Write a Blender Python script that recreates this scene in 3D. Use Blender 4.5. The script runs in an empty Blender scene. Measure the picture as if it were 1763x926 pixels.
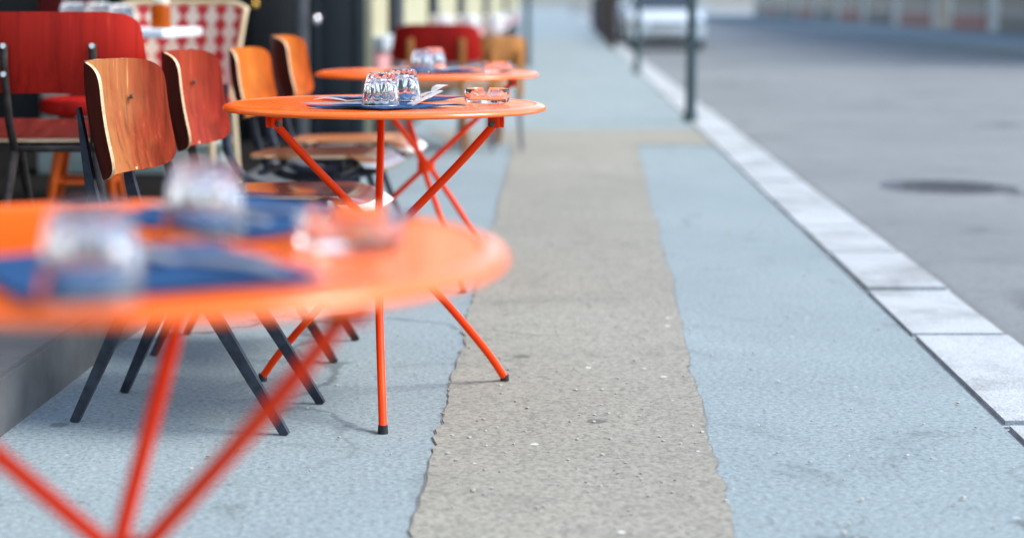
import bpy, bmesh, math, random
from mathutils import Vector, Matrix, noise
random.seed(7)
R = math.radians
scene = bpy.context.scene
col = scene.collection

# ------------------------------------------------------------------ camera
CAM_H = 0.989
cam_data = bpy.data.cameras.new('camera')
cam = bpy.data.objects.new('camera', cam_data)
col.objects.link(cam)
cam.location = (0, 0, CAM_H)
cam.rotation_euler = (R(90) - 0.0827, 0.0, 0.0)
cam_data.sensor_width = 36
cam_data.lens = 61.26
cam_data.shift_x = 0.1597
cam_data.shift_y = -0.1197
cam_data.clip_start = 0.05
cam_data.clip_end = 2000
cam_data.dof.use_dof = True
cam_data.dof.focus_distance = 4.07
cam_data.dof.aperture_fstop = 1.7
scene.camera = cam

# ------------------------------------------------------------------ world, sun, exposure
SUN_EL, SUN_AZ = 50, 92            # azimuth clockwise from +Y
w = bpy.data.worlds.new('World')
scene.world = w
w.use_nodes = True
nt = w.node_tree
nt.nodes.clear()
sky = nt.nodes.new('ShaderNodeTexSky')
sky.sky_type = 'NISHITA'
sky.sun_disc = False
sky.sun_elevation = R(SUN_EL)
sky.sun_rotation = R(SUN_AZ)
sky.air_density = 1.0
sky.dust_density = 1.5
sky.ozone_density = 1.0
bg = nt.nodes.new('ShaderNodeBackground')
bg.inputs['Strength'].default_value = 0.12
wo = nt.nodes.new('ShaderNodeOutputWorld')
nt.links.new(sky.outputs[0], bg.inputs[0])
nt.links.new(bg.outputs[0], wo.inputs[0])
sd = bpy.data.lights.new('sun', 'SUN')
sd.energy = 1.4
sd.angle = R(22)
sd.color = (1.0, 0.975, 0.94)
sun = bpy.data.objects.new('sun', sd)
col.objects.link(sun)
d = Vector((math.sin(R(SUN_AZ)) * math.cos(R(SUN_EL)), math.cos(R(SUN_AZ)) * math.cos(R(SUN_EL)), math.sin(R(SUN_EL))))
sun.rotation_euler = d.to_track_quat('Z', 'Y').to_euler()
vs = scene.view_settings
vs.view_transform = 'Standard'
vs.look = 'None'
vs.exposure = 1.68
vs.gamma = 1.0
vs.use_curve_mapping = False
scene.cycles.max_bounces = 14
scene.cycles.transmission_bounces = 12
scene.cycles.glossy_bounces = 6
scene.cycles.use_denoising = True

# ------------------------------------------------------------------ materials
def mat(name, color, rough=0.5, metal=0.0, spec=0.5, coat=0.0, trans=0.0, ior=1.5):
    m = bpy.data.materials.new(name)
    m.use_nodes = True
    b = m.node_tree.nodes['Principled BSDF']
    b.inputs['Base Color'].default_value = (*color, 1)
    b.inputs['Roughness'].default_value = rough
    b.inputs['Metallic'].default_value = metal
    b.inputs['Specular IOR Level'].default_value = spec
    b.inputs['Coat Weight'].default_value = coat
    b.inputs['Coat Roughness'].default_value = 0.12
    b.inputs['Transmission Weight'].default_value = trans
    b.inputs['IOR'].default_value = ior
    return m

def N(m, t, **kw):
    n = m.node_tree.nodes.new(t)
    for k, v in kw.items():
        setattr(n, k, v)
    return n

def L(m, a, b):
    m.node_tree.links.new(a, b)

def ramp(m, fac, stops):
    r = N(m, 'ShaderNodeValToRGB')
    while len(r.color_ramp.elements) < len(stops):
        r.color_ramp.elements.new(0.5)
    for e, (p, c) in zip(r.color_ramp.elements, stops):
        e.position = p
        e.color = (*c, 1)
    L(m, fac, r.inputs[0])
    return r.outputs[0]

def noise_tex(m, scale, detail=4, rough=0.55, stretch=(1, 1, 1), coord='Object', dist=0.0):
    tc = N(m, 'ShaderNodeTexCoord')
    mp = N(m, 'ShaderNodeMapping')
    mp.inputs['Scale'].default_value = stretch
    L(m, tc.outputs[coord], mp.inputs[0])
    n = N(m, 'ShaderNodeTexNoise')
    n.inputs['Scale'].default_value = scale
    n.inputs['Detail'].default_value = detail
    n.inputs['Roughness'].default_value = rough
    n.inputs['Distortion'].default_value = dist
    L(m, mp.outputs[0], n.inputs[0])
    return n.outputs[0]

def bsdf(m):
    return m.node_tree.nodes['Principled BSDF']

def mix(m, fac, a, b, mode='MIX'):
    n = N(m, 'ShaderNodeMix', data_type='RGBA', blend_type=mode)
    if isinstance(fac, float):
        n.inputs[0].default_value = fac
    else:
        L(m, fac, n.inputs[0])
    for i, v in ((6, a), (7, b)):
        if isinstance(v, tuple):
            n.inputs[i].default_value = (*v, 1)
        else:
            L(m, v, n.inputs[i])
    return n.outputs[2]

def bump(m, h, strength=0.2, dist=0.01):
    b = N(m, 'ShaderNodeBump')
    b.inputs['Strength'].default_value = strength
    b.inputs['Distance'].default_value = dist
    L(m, h, b.inputs['Height'])
    L(m, b.outputs[0], bsdf(m).inputs['Normal'])

def mottled(name, c1, c2, scale=3.0, rough=0.8, stretch=(1, 1, 1), detail=6, bump_s=0.0, metal=0.0, lo=0.35, hi=0.65, coat=0.0):
    m = mat(name, c1, rough, metal, coat=coat)
    f = noise_tex(m, scale, detail, 0.6, stretch)
    L(m, ramp(m, f, [(lo, c1), (hi, c2)]), bsdf(m).inputs['Base Color'])
    if bump_s:
        bump(m, f, bump_s)
    return m

def asphalt(name, dark, light, speck, rough=0.75, gum=0.055, cracks=0.012, scale=1.0):
    m = mat(name, dark, rough, spec=0.35)
    big = noise_tex(m, 0.55 * scale, 7, 0.66, dist=0.4)
    c = ramp(m, big, [(0.30, dark), (0.70, light)])
    st = noise_tex(m, 2.6 * scale, 6, 0.7, dist=1.2)
    c = mix(m, 1.0, c, ramp(m, st, [(0.28, (0.66, 0.66, 0.65)), (0.42, (0.96, 0.96, 0.96)), (0.62, (1.0, 1.0, 1.0)), (0.76, (1.16, 1.16, 1.15))]), 'MULTIPLY')
    fine = noise_tex(m, 75, 5, 0.8)
    c = mix(m, 1.0, c, ramp(m, fine, [(0.34, (0.50, 0.50, 0.50)), (0.50, (0.98, 0.98, 0.98)), (0.66, (1.35, 1.35, 1.33))]), 'MULTIPLY')
    tc = N(m, 'ShaderNodeTexCoord')
    def spots(scl, size, col, c):
        v = N(m, 'ShaderNodeTexVoronoi')
        v.inputs['Scale'].default_value = scl
        L(m, tc.outputs['Object'], v.inputs['Vector'])
        wob = noise_tex(m, 60, 2, 0.5)
        a = N(m, 'ShaderNodeMath', operation='MULTIPLY_ADD')
        L(m, wob, a.inputs[0]); a.inputs[1].default_value = size * 0.9; L(m, v.outputs['Distance'], a.inputs[2])
        f = ramp(m, a.outputs[0], [(size * 1.25, (1, 1, 1)), (size * 1.55, (0, 0, 0))])
        return mix(m, f, c, col)
    c = spots(2.3, gum, tuple(x * 0.55 for x in dark), c)
    c = spots(3.7, gum * 0.7, tuple(x * 0.68 for x in dark), c)
    c = spots(5.1, gum * 0.75, speck, c)
    c = spots(9.3, gum * 0.7, speck, c)
    # hairline cracks
    v = N(m, 'ShaderNodeTexVoronoi', feature='DISTANCE_TO_EDGE')
    v.inputs['Scale'].default_value = 0.55 * scale
    wv = N(m, 'ShaderNodeTexNoise'); wv.inputs['Scale'].default_value = 2.2; wv.inputs['Detail'].default_value = 6
    L(m, tc.outputs['Object'], wv.inputs[0])
    ad = N(m, 'ShaderNodeMix', data_type='RGBA', blend_type='LINEAR_LIGHT'); ad.inputs[0].default_value = 0.35
    L(m, tc.outputs['Object'], ad.inputs[6]); L(m, wv.outputs['Color'], ad.inputs[7])
    L(m, ad.outputs[2], v.inputs['Vector'])
    gate = ramp(m, noise_tex(m, 0.35, 2, 0.5), [(0.50, (0, 0, 0)), (0.60, (1, 1, 1))])
    cr = ramp(m, v.outputs['Distance'], [(cracks * 0.3, (1, 1, 1)), (cracks, (0, 0, 0))])
    cf = mix(m, 1.0, cr, gate, 'MULTIPLY')
    c = mix(m, cf, c, tuple(x * 0.35 for x in dark))
    L(m, c, bsdf(m).inputs['Base Color'])
    bump(m, fine, 0.18, 0.005)
    return m

def wood(name, base, streak, stain, stain_side=0.0, rough=0.42, coat=0.0, amount=0.5, grain=(62, 62, 1.5), spec=0.10):
    """Grain runs along Z of the object; the stain spreads over one side along Y."""
    m = mat(name, base, rough, coat=coat, spec=spec)
    g = noise_tex(m, 1.0, 8, 0.62, grain, dist=0.3)
    c = ramp(m, g, [(0.28, tuple(x * 0.5 for x in base)), (0.47, base), (0.62, base), (0.70, streak)])
    tc = N(m, 'ShaderNodeTexCoord')
    sx = N(m, 'ShaderNodeSeparateXYZ')
    L(m, tc.outputs['Object'], sx.inputs[0])
    n2 = noise_tex(m, 5.0, 4, 0.6, (1, 1.5, 0.6), dist=0.5)
    a = N(m, 'ShaderNodeMath', operation='MULTIPLY_ADD')
    L(m, sx.outputs['Y'], a.inputs[0])
    a.inputs[1].default_value = stain_side
    L(m, n2, a.inputs[2])
    f = ramp(m, a.outputs[0], [(amount - 0.30, (0, 0, 0)), (amount + 0.26, (1, 1, 1))])
    st = ramp(m, g, [(0.30, tuple(x * 0.45 for x in stain)), (0.60, stain), (0.74, tuple(min(1, x * 1.5 + 0.03) for x in stain))])
    L(m, mix(m, f, c, st), bsdf(m).inputs['Base Color'])
    bump(m, g, 0.06, 0.002)
    return m

# orange enamel with faint wear and tiny chips
def enamel(name, c1, c2):
    m = mat(name, c1, 0.24, spec=0.45, coat=0.12)
    f = noise_tex(m, 6.0, 5, 0.6)
    c = ramp(m, f, [(0.35, c1), (0.7, c2)])
    ch = noise_tex(m, 70.0, 4, 0.75)
    tc = N(m, 'ShaderNodeTexCoord')
    sx = N(m, 'ShaderNodeSeparateXYZ')
    L(m, tc.outputs['Object'], sx.inputs[0])
    cb = N(m, 'ShaderNodeCombineXYZ')
    L(m, sx.outputs['X'], cb.inputs['X']); L(m, sx.outputs['Y'], cb.inputs['Y'])
    ln = N(m, 'ShaderNodeVectorMath', operation='LENGTH')
    L(m, cb.outputs[0], ln.inputs[0])
    edge = N(m, 'ShaderNodeMapRange')
    for k, v in (('From Min', 0.388), ('From Max', 0.399), ('To Min', 0.0), ('To Max', 0.085)):
        edge.inputs[k].default_value = v
    L(m, ln.outputs['Value'], edge.inputs['Value'])
    patchy = noise_tex(m, 9.0, 2, 0.5)
    pg = N(m, 'ShaderNodeMath', operation='MULTIPLY')
    L(m, edge.outputs[0], pg.inputs[0])
    L(m, ramp(m, patchy, [(0.50, (0, 0, 0)), (0.62, (1, 1, 1))]), pg.inputs[1])
    sm = N(m, 'ShaderNodeMath', operation='ADD')
    L(m, ch, sm.inputs[0]); L(m, pg.outputs[0], sm.inputs[1])
    k = ramp(m, sm.outputs[0], [(0.735, (0, 0, 0)), (0.75, (1, 1, 1))])
    scr = noise_tex(m, 1.0, 5, 0.7, (4, 130, 4), dist=0.8)
    c = mix(m, ramp(m, scr, [(0.70, (0, 0, 0)), (0.76, (0.45, 0.45, 0.45))]), c, (0.88, 0.30, 0.10))
    L(m, mix(m, k, c, (0.12, 0.045, 0.02)), bsdf(m).inputs['Base Color'])
    rr = ramp(m, noise_tex(m, 11.0, 4, 0.6), [(0.3, (0.16, 0.16, 0.16)), (0.7, (0.28, 0.28, 0.28))])
    L(m, rr, bsdf(m).inputs['Roughness'])
    return m

M = {}
M['enamel'] = enamel('lit_enamel', (0.93, 0.126, 0.004), (0.95, 0.150, 0.006))  # tabletop copy of the enamel, stronger light put into its orange
M['enamel_leg'] = mottled('shaded_enamel', (0.95, 0.042, 0.003), (0.97, 0.060, 0.004), 9, 0.40)  # same enamel on the legs, weaker light put into its redder colour
bsdf(M['enamel_leg']).inputs['Specular IOR Level'].default_value = 0.15
M['steel'] = mat('steel', (0.85, 0.86, 0.86), 0.34, 1.0)
M['bolt'] = mottled('rusty_bolt', (0.10, 0.05, 0.03), (0.28, 0.22, 0.18), 60, 0.5, metal=0.6)
M['glass'] = mat('clear_glass', (0.97, 0.985, 0.98), 0.0, trans=1.0, ior=1.48)
M['amber'] = mat('amber_glass', (0.62, 0.15, 0.004), 0.05, trans=0.7, ior=1.2)
M['lid'] = mat('cream_lid', (0.75, 0.68, 0.55), 0.5)
def paper(name, a, b):
    m = mottled(name, a, b, 30, 0.85, detail=3)
    bsdf(m).inputs['Specular IOR Level'].default_value = 0.15
    return m
M['napkin'] = paper('navy_paper', (0.009, 0.042, 0.115), (0.013, 0.062, 0.160))
M['dark_metal'] = mottled('blue_black_metal', (0.018, 0.022, 0.032), (0.045, 0.055, 0.075), 25, 0.38, metal=0.35)
M['brown_metal'] = mottled('brown_black_metal', (0.030, 0.020, 0.016), (0.07, 0.055, 0.05), 25, 0.4, metal=0.35)
M['ply'] = mottled('plywood_edge', (0.55, 0.33, 0.16), (0.75, 0.52, 0.32), 40, 0.5, (1, 1, 6))
M['wood_tan'] = wood('tan_worn_wood', (0.40, 0.172, 0.055), (0.80, 0.50, 0.22), (0.31, 0.042, 0.015), 2.8, amount=0.70)
M['wood_red'] = wood('red_brown_wood', (0.32, 0.055, 0.016), (0.40, 0.095, 0.028), (0.30, 0.022, 0.010), 0.8, amount=0.45)
M['wood_amber'] = wood('amber_wood', (0.52, 0.165, 0.014), (0.60, 0.24, 0.03), (0.46, 0.065, 0.006), 1.6, amount=0.68)
M['wood_scarlet'] = wood('scarlet_wood', (0.46, 0.020, 0.011), (0.52, 0.034, 0.016), (0.36, 0.013, 0.008), 0.4, amount=0.6)
M['wood_crimson'] = wood('crimson_wood', (0.40, 0.012, 0.008), (0.46, 0.02, 0.012), (0.32, 0.009, 0.006), 0.2, amount=0.6)
M['wood_seat'] = wood('seat_wood', (0.50, 0.20, 0.07), (0.60, 0.29, 0.12), (0.42, 0.10, 0.04), 0.8, amount=0.65, grain=(1.6, 40, 40), rough=0.30, coat=0.35)
M['wood_seat_dark'] = wood('dark_seat_wood', (0.13, 0.034, 0.022), (0.18, 0.06, 0.04), (0.10, 0.020, 0.016), 0.8, amount=0.5, grain=(1.6, 40, 40), rough=0.25, coat=1.0)
M['wood_seat_red'] = wood('red_seat_wood', (0.12, 0.014, 0.009), (0.15, 0.025, 0.014), (0.10, 0.010, 0.007), 0.3, amount=0.5, grain=(1.6, 40, 40), rough=0.4)
M['wood_leg_orange'] = wood('orange_leg_wood', (0.46, 0.085, 0.009), (0.50, 0.12, 0.02), (0.38, 0.045, 0.006), 0.3, amount=0.55)
M['wood_leg_tan'] = wood('tan_leg_wood', (0.48, 0.225, 0.07), (0.55, 0.30, 0.11), (0.42, 0.14, 0.035), 0.3, amount=0.6)
M['wood_brown'] = wood('brown_table_wood', (0.28, 0.12, 0.04), (0.36, 0.17, 0.06), (0.22, 0.08, 0.03), 0.3, amount=0.6)
M['veneer_back'] = wood('dark_red_veneer', (0.105, 0.022, 0.014), (0.15, 0.035, 0.02), (0.085, 0.014, 0.010), 0.3, amount=0.5)
M['highlight_nose'] = mottled('painted_seat_highlight', (0.70, 0.66, 0.58), (0.82, 0.80, 0.75), 12, 0.3)  # near-white colour paints the sky highlight on the seat fronts
M['porcelain'] = mat('white_porcelain', (0.84, 0.85, 0.86), 0.15, coat=0.5)
M['white_top'] = mottled('white_laminate', (0.70, 0.76, 0.80), (0.82, 0.85, 0.87), 8, 0.35)
M['navy_paint'] = mottled('navy_black_paint', (0.006, 0.012, 0.018), (0.012, 0.020, 0.029), 6, 0.35, (1, 1, 0.3))
M['black_paint'] = mottled('black_paint', (0.008, 0.009, 0.011), (0.016, 0.018, 0.021), 6, 0.35, (1, 1, 0.3))
M['grey_post'] = mottled('grey_metal', (0.16, 0.16, 0.17), (0.24, 0.24, 0.25), 6, 0.4, (1, 1, 0.2), metal=0.3)
M['brass'] = mat('brass', (0.75, 0.45, 0.10), 0.25, 1.0)
M['chrome'] = mat('brushed_chrome', (0.75, 0.73, 0.74), 0.25, 1.0)
M['red_paint'] = mottled('dark_red_paint', (0.16, 0.010, 0.012), (0.22, 0.016, 0.014), 5, 0.4)
M['pale_green'] = mottled('pale_green_panel', (0.24, 0.32, 0.28), (0.33, 0.40, 0.36), 5, 0.6)
M['window'] = mat('dark_window_glass', (0.012, 0.028, 0.032), 0.06, spec=0.6)
M['cream_paint'] = mottled('cream_paint', (0.40, 0.38, 0.24), (0.48, 0.455, 0.31), 4, 0.6)
M['pink_paint'] = mottled('pink_paint', (0.52, 0.24, 0.25), (0.60, 0.32, 0.32), 4, 0.6)
M['greyblue'] = mottled('grey_blue_paint', (0.34, 0.40, 0.42), (0.42, 0.48, 0.50), 4, 0.6)
def limestone(name, a, b):
    m = mat(name, a, 0.85)
    f = noise_tex(m, 1.2, 6, 0.6)
    c = ramp(m, f, [(0.35, a), (0.65, b)])
    tc = N(m, 'ShaderNodeTexCoord')
    mp = N(m, 'ShaderNodeMapping')
    mp.inputs['Rotation'].default_value = (R(90), 0, 0)
    L(m, tc.outputs['Object'], mp.inputs[0])
    br = N(m, 'ShaderNodeTexBrick')
    br.inputs['Scale'].default_value = 1.0
    br.inputs['Brick Width'].default_value = 0.9
    br.inputs['Row Height'].default_value = 0.36
    br.inputs['Mortar Size'].default_value = 0.008
    br.inputs['Color1'].default_value = (1, 1, 1, 1)
    br.inputs['Color2'].default_value = (0.9, 0.9, 0.9, 1)
    br.inputs['Mortar'].default_value = (0.6, 0.6, 0.6, 1)
    L(m, mp.outputs[0], br.inputs[0])
    L(m, mix(m, 1.0, c, br.outputs[0], 'MULTIPLY'), bsdf(m).inputs['Base Color'])
    return m
M['limestone'] = limestone('limestone', (0.48, 0.44, 0.37), (0.60, 0.56, 0.48))
M['sidewalk'] = asphalt('grey_asphalt', (0.188, 0.238, 0.248), (0.228, 0.280, 0.290), (0.32, 0.36, 0.37), 0.78)
M['patch'] = asphalt('tan_asphalt', (0.205, 0.201, 0.168), (0.265, 0.256, 0.214), (0.52, 0.52, 0.48), 0.85, gum=0.06)
M['road'] = asphalt('road_asphalt', (0.13, 0.145, 0.15), (0.19, 0.205, 0.21), (0.26, 0.27, 0.27), 0.8, gum=0.03, cracks=0.02, scale=0.6)
def granite(name, a, b):
    m = mat(name, a, 0.75, spec=0.35)
    f = noise_tex(m, 160, 3, 0.8)
    c = ramp(m, f, [(0.30, tuple(x * 0.55 for x in a)), (0.48, a), (0.66, b)])
    dirt = noise_tex(m, 1.6, 8, 0.7, dist=1.0)
    c = mix(m, 1.0, c, ramp(m, dirt, [(0.32, (0.58, 0.57, 0.55)), (0.52, (0.95, 0.95, 0.95)), (0.75, (1.08, 1.08, 1.08))]), 'MULTIPLY')
    L(m, c, bsdf(m).inputs['Base Color'])
    bump(m, f, 0.5, 0.004)
    return m
M['granite'] = granite('granite_kerb', (0.34, 0.37, 0.38), (0.50, 0.53, 0.54))
M['gutter'] = asphalt('gutter_asphalt', (0.10, 0.108, 0.108), (0.155, 0.165, 0.165), (0.2, 0.2, 0.19), 0.8, gum=0.03)
M['seam'] = mottled('tar_seam', (0.11, 0.115, 0.11), (0.17, 0.175, 0.165), 9, 0.7)
M['grit'] = mottled('pale_grit', (0.24, 0.23, 0.20), (0.46, 0.45, 0.41), 3, 0.8)
M['cast_iron'] = mottled('cast_iron', (0.05, 0.05, 0.05), (0.09, 0.085, 0.08), 20, 0.55, metal=0.5)
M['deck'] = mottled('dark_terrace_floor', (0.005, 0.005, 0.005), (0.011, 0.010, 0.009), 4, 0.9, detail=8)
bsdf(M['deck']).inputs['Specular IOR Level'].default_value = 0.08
M['step'] = mottled('bluestone_step', (0.05, 0.055, 0.058), (0.10, 0.105, 0.108), 5, 0.75, detail=9, bump_s=0.2)
M['ground'] = mottled('far_ground', (0.20, 0.21, 0.21), (0.26, 0.27, 0.27), 0.4, 0.85)
M['post'] = mottled('teal_black_post', (0.020, 0.052, 0.060), (0.040, 0.080, 0.090), 12, 0.45)
M['post_brown'] = mottled('brown_black_post', (0.030, 0.022, 0.025), (0.055, 0.042, 0.045), 12, 0.5)
M['cane'] = mottled('cane', (0.62, 0.46, 0.26), (0.74, 0.60, 0.38), 10, 0.45, (1, 1, 0.3))
M['rubber'] = mat('rubber', (0.012, 0.012, 0.012), 0.7)

def weave(name):
    """Cream resin weave with rows of red diamond stitches."""
    m = mat(name, (0.75, 0.62, 0.45), 0.55)
    tc = N(m, 'ShaderNodeTexCoord')
    sx = N(m, 'ShaderNodeSeparateXYZ')
    L(m, tc.outputs['Object'], sx.inputs[0])
    def tri(sock, period):
        a = N(m, 'ShaderNodeMath', operation='PINGPONG')
        L(m, sock, a.inputs[0])
        a.inputs[1].default_value = period / 2
        b = N(m, 'ShaderNodeMath', operation='DIVIDE')
        L(m, a.outputs[0], b.inputs[0])
        b.inputs[1].default_value = period / 2
        return b.outputs[0]
    u = tri(sx.outputs['X'], 0.088)
    v = tri(sx.outputs['Z'], 0.068)
    s = N(m, 'ShaderNodeMath', operation='MULTIPLY_ADD')
    L(m, v, s.inputs[0]); s.inputs[1].default_value = 0.6
    L(m, u, s.inputs[2])
    f = ramp(m, s.outputs[0], [(0.62, (1, 1, 1)), (0.86, (0, 0, 0))])
    fine = noise_tex(m, 120, 2, 0.6)
    base = ramp(m, fine, [(0.35, (0.72, 0.58, 0.42)), (0.65, (0.86, 0.76, 0.60))])
    L(m, mix(m, f, base, (0.52, 0.018, 0.02)), bsdf(m).inputs['Base Color'])
    bump(m, fine, 0.3, 0.003)
    return m
M['weave'] = weave('red_and_cream_weave')
M['weave_red'] = mottled('red_weave', (0.50, 0.02, 0.02), (0.65, 0.10, 0.08), 60, 0.55)
M['car_white'] = mat('pale_car_paint', (0.58, 0.65, 0.68), 0.25, coat=0.6)
M['car_grey'] = mat('graphite_car_paint', (0.03, 0.03, 0.035), 0.25, coat=0.6)
M['car_red'] = mat('silver_car_paint', (0.42, 0.46, 0.48), 0.25, coat=0.6)
M['car_glass'] = mat('car_glass', (0.02, 0.03, 0.035), 0.03, spec=0.7)
M['tail'] = mat('red_lamp_plastic', (0.45, 0.01, 0.01), 0.2)
M['plate'] = mat('white_plate', (0.75, 0.75, 0.72), 0.4)
M['line'] = mottled('road_paint', (0.70, 0.70, 0.68), (0.82, 0.82, 0.80), 8, 0.6)

# ------------------------------------------------------------------ mesh helpers
def obj(name, bm, mats, parent=None, smooth=True, angle=40, kind=None):
    me = bpy.data.meshes.new(name)
    bmesh.ops.recalc_face_normals(bm, faces=bm.faces)
    bm.to_mesh(me)
    bm.free()
    for m in (mats if isinstance(mats, (list, tuple)) else [mats]):
        me.materials.append(m)
    if smooth:
        me.polygons.foreach_set('use_smooth', [True] * len(me.polygons))
        me.set_sharp_from_angle(angle=R(angle))
    o = bpy.data.objects.new(name, me)
    col.objects.link(o)
    if parent:
        o.parent = parent
    if kind:
        o['kind'] = kind
    return o

def tag(o, label, cat, group=None):
    o['label'] = label
    o['category'] = cat
    if group:
        o['group'] = group
    return o

def thing(name, label, cat, loc=(0, 0, 0), rz=0.0, group=None):
    o = bpy.data.objects.new(name, None)
    o.empty_display_size = 0.1
    col.objects.link(o)
    o.location = loc
    o.rotation_euler = (0, 0, rz)
    return tag(o, label, cat, group)

def copy_tree(o, parent=None):
    c = o.copy()
    col.objects.link(c)
    c.parent = parent
    for ch in list(o.children):
        copy_tree(ch, c)
    return c

def box(bm, c, s, bevel=0.0, rot=None, mi=0):
    r = bmesh.ops.create_cube(bm, size=1.0)
    vs_ = r['verts']
    for v in vs_:
        v.co = Vector((v.co.x * s[0], v.co.y * s[1], v.co.z * s[2]))
    fs = set(f for v in vs_ for f in v.link_faces)
    if bevel > 0:
        es = list(set(e for v in vs_ for e in v.link_edges))
        rr = bmesh.ops.bevel(bm, geom=es, offset=bevel, segments=2, affect='EDGES', profile=0.5)
        fs = set(rr['faces']) | set(f for f in fs if f.is_valid)
        vs_ = list(set(v for f in fs for v in f.verts))
    mt = Matrix.Translation(Vector(c))
    if rot is not None:
        mt = mt @ rot.to_4x4()
    for v in vs_:
        v.co = mt @ v.co
    for f in fs:
        f.material_index = mi
    return fs

def tube(bm, pts, rad, seg=12, caps=True, flat=None):
    """Round tube along a polyline; rad is a number or a list; flat squashes it along one axis."""
    pts = [Vector(p) for p in pts]
    n = len(pts)
    rads = rad if isinstance(rad, (list, tuple)) else [rad] * n
    rings = []
    up = None
    for i, p in enumerate(pts):
        t = (pts[min(i + 1, n - 1)] - pts[max(i - 1, 0)]).normalized()
        if up is None:
            up = Vector((0, 1, 0)) if abs(t.y) < 0.9 else Vector((1, 0, 0))
        a = (up - t * up.dot(t)).normalized()
        up = a
        b = t.cross(a)
        ring = []
        rr = rads[i]
        ra, rb = rr if isinstance(rr, tuple) else (rr, rr)
        for k in range(seg):
            th = 2 * math.pi * k / seg
            ring.append(bm.verts.new(p + a * math.cos(th) * ra + b * math.sin(th) * rb))
        rings.append(ring)
    for i in range(n - 1):
        for k in range(seg):
            bm.faces.new((rings[i][k], rings[i][(k + 1) % seg], rings[i + 1][(k + 1) % seg], rings[i + 1][k]))
    if caps:
        bm.faces.new(rings[0][::-1])
        bm.faces.new(rings[-1])

def smooth_path(pts, n=6):
    """Catmull-Rom through the points."""
    P = [Vector(p) for p in pts]
    P = [P[0] * 2 - P[1]] + P + [P[-1] * 2 - P[-2]]
    out = []
    for i in range(1, len(P) - 2):
        for k in range(n):
            t = k / n
            a, b, c, d_ = P[i - 1], P[i], P[i + 1], P[i + 2]
            out.append(0.5 * ((2 * b) + (c - a) * t + (2 * a - 5 * b + 4 * c - d_) * t * t + (3 * b - a - 3 * c + d_) * t ** 3))
    out.append(P[-2])
    return out

def lathe(bm, prof, seg=48, mod=None):
    """prof: (r, z) pairs; mod(theta, i, r, z) -> (r, z)."""
    rings = []
    for i, (r, z) in enumerate(prof):
        if r < 1e-6:
            rings.append([bm.verts.new((0, 0, z))])
            continue
        ring = []
        for k in range(seg):
            th = 2 * math.pi * k / seg
            rr, zz = mod(th, i, r, z) if mod else (r, z)
            ring.append(bm.verts.new((rr * math.cos(th), rr * math.sin(th), zz)))
        rings.append(ring)
    for a, b in zip(rings[:-1], rings[1:]):
        if len(a) == 1 and len(b) == 1:
            continue
        for k in range(seg):
            k2 = (k + 1) % seg
            if len(a) == 1:
                bm.faces.new((a[0], b[k], b[k2]))
            elif len(b) == 1:
                bm.faces.new((a[k], a[k2], b[0]))
            else:
                bm.faces.new((a[k], a[k2], b[k2], b[k]))

def strip(bm, pts, half_t, half_w):
    """Flat bar along a polyline in XZ: half_t lists the half size in the plane, half_w is half its size in Y."""
    pts = [Vector(p) for p in pts]
    rings = []
    for i, p in enumerate(pts):
        t = (pts[min(i + 1, len(pts) - 1)] - pts[max(i - 1, 0)]).normalized()
        n = Vector((t.z, 0, -t.x))
        h = half_t[i] if isinstance(half_t, (list, tuple)) else half_t
        rings.append([bm.verts.new(p + n * h * sx_ + Vector((0, half_w * sy_, 0))) for sx_, sy_ in ((-1, -1), (1, -1), (1, 1), (-1, 1))])
    for a, b in zip(rings[:-1], rings[1:]):
        for k in range(4):
            bm.faces.new((a[k], a[(k + 1) % 4], b[(k + 1) % 4], b[k]))
    bm.faces.new(rings[0][::-1])
    bm.faces.new(rings[-1])

def shell(bm, fn, nu, nv, thick_dir, t, back=0, nose=None):
    """Closed sheet: fn(u,v) in [-1,1]^2; edge faces use material slot 1."""
    A = [[bm.verts.new(fn(-1 + 2 * i / nu, -1 + 2 * j / nv)) for j in range(nv + 1)] for i in range(nu + 1)]
    # normals by finite difference
    B = []
    for i in range(nu + 1):
        row = []
        for j in range(nv + 1):
            du = A[min(i + 1, nu)][j].co - A[max(i - 1, 0)][j].co
            dv = A[i][min(j + 1, nv)].co - A[i][max(j - 1, 0)].co
            nn = du.cross(dv)
            if nn.length < 1e-9:
                nn = Vector(thick_dir)
            nn.normalize()
            if nn.dot(Vector(thick_dir)) < 0:
                nn = -nn
            row.append(bm.verts.new(A[i][j].co + nn * t))
        B.append(row)
    for i in range(nu):
        for j in range(nv):
            fa = bm.faces.new((A[i][j], A[i + 1][j], A[i + 1][j + 1], A[i][j + 1]))
            if nose is not None and -1 + 2 * (i + 0.5) / nu > nose:
                fa.material_index = 2
            fb = bm.faces.new((B[i][j], B[i][j + 1], B[i + 1][j + 1], B[i + 1][j]))
            fb.material_index = back
    def edge(a, b):
        for k in range(len(a) - 1):
            try:
                f = bm.faces.new((a[k], a[k + 1], b[k + 1], b[k]))
                f.material_index = 1
            except ValueError:
                pass
    edge(A[0], B[0]); edge(A[nu], B[nu])
    edge([r[0] for r in A], [r[0] for r in B]); edge([r[nv] for r in A], [r[nv] for r in B])

def sheet(bm, pts, z):
    f = bm.faces.new([bm.verts.new((x, y, z)) for x, y in pts])
    return f

def prism(bm, pts, z0, z1, mi=0):
    """Upright prism over a plan polygon."""
    a = [bm.verts.new((x, y, z0)) for x, y in pts]
    b = [bm.verts.new((x, y, z1)) for x, y in pts]
    fs = [bm.faces.new(a[::-1]), bm.faces.new(b)]
    n = len(pts)
    for k in range(n):
        fs.append(bm.faces.new((a[k], a[(k + 1) % n], b[(k + 1) % n], b[k])))
    for f in fs:
        f.material_index = mi

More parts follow.
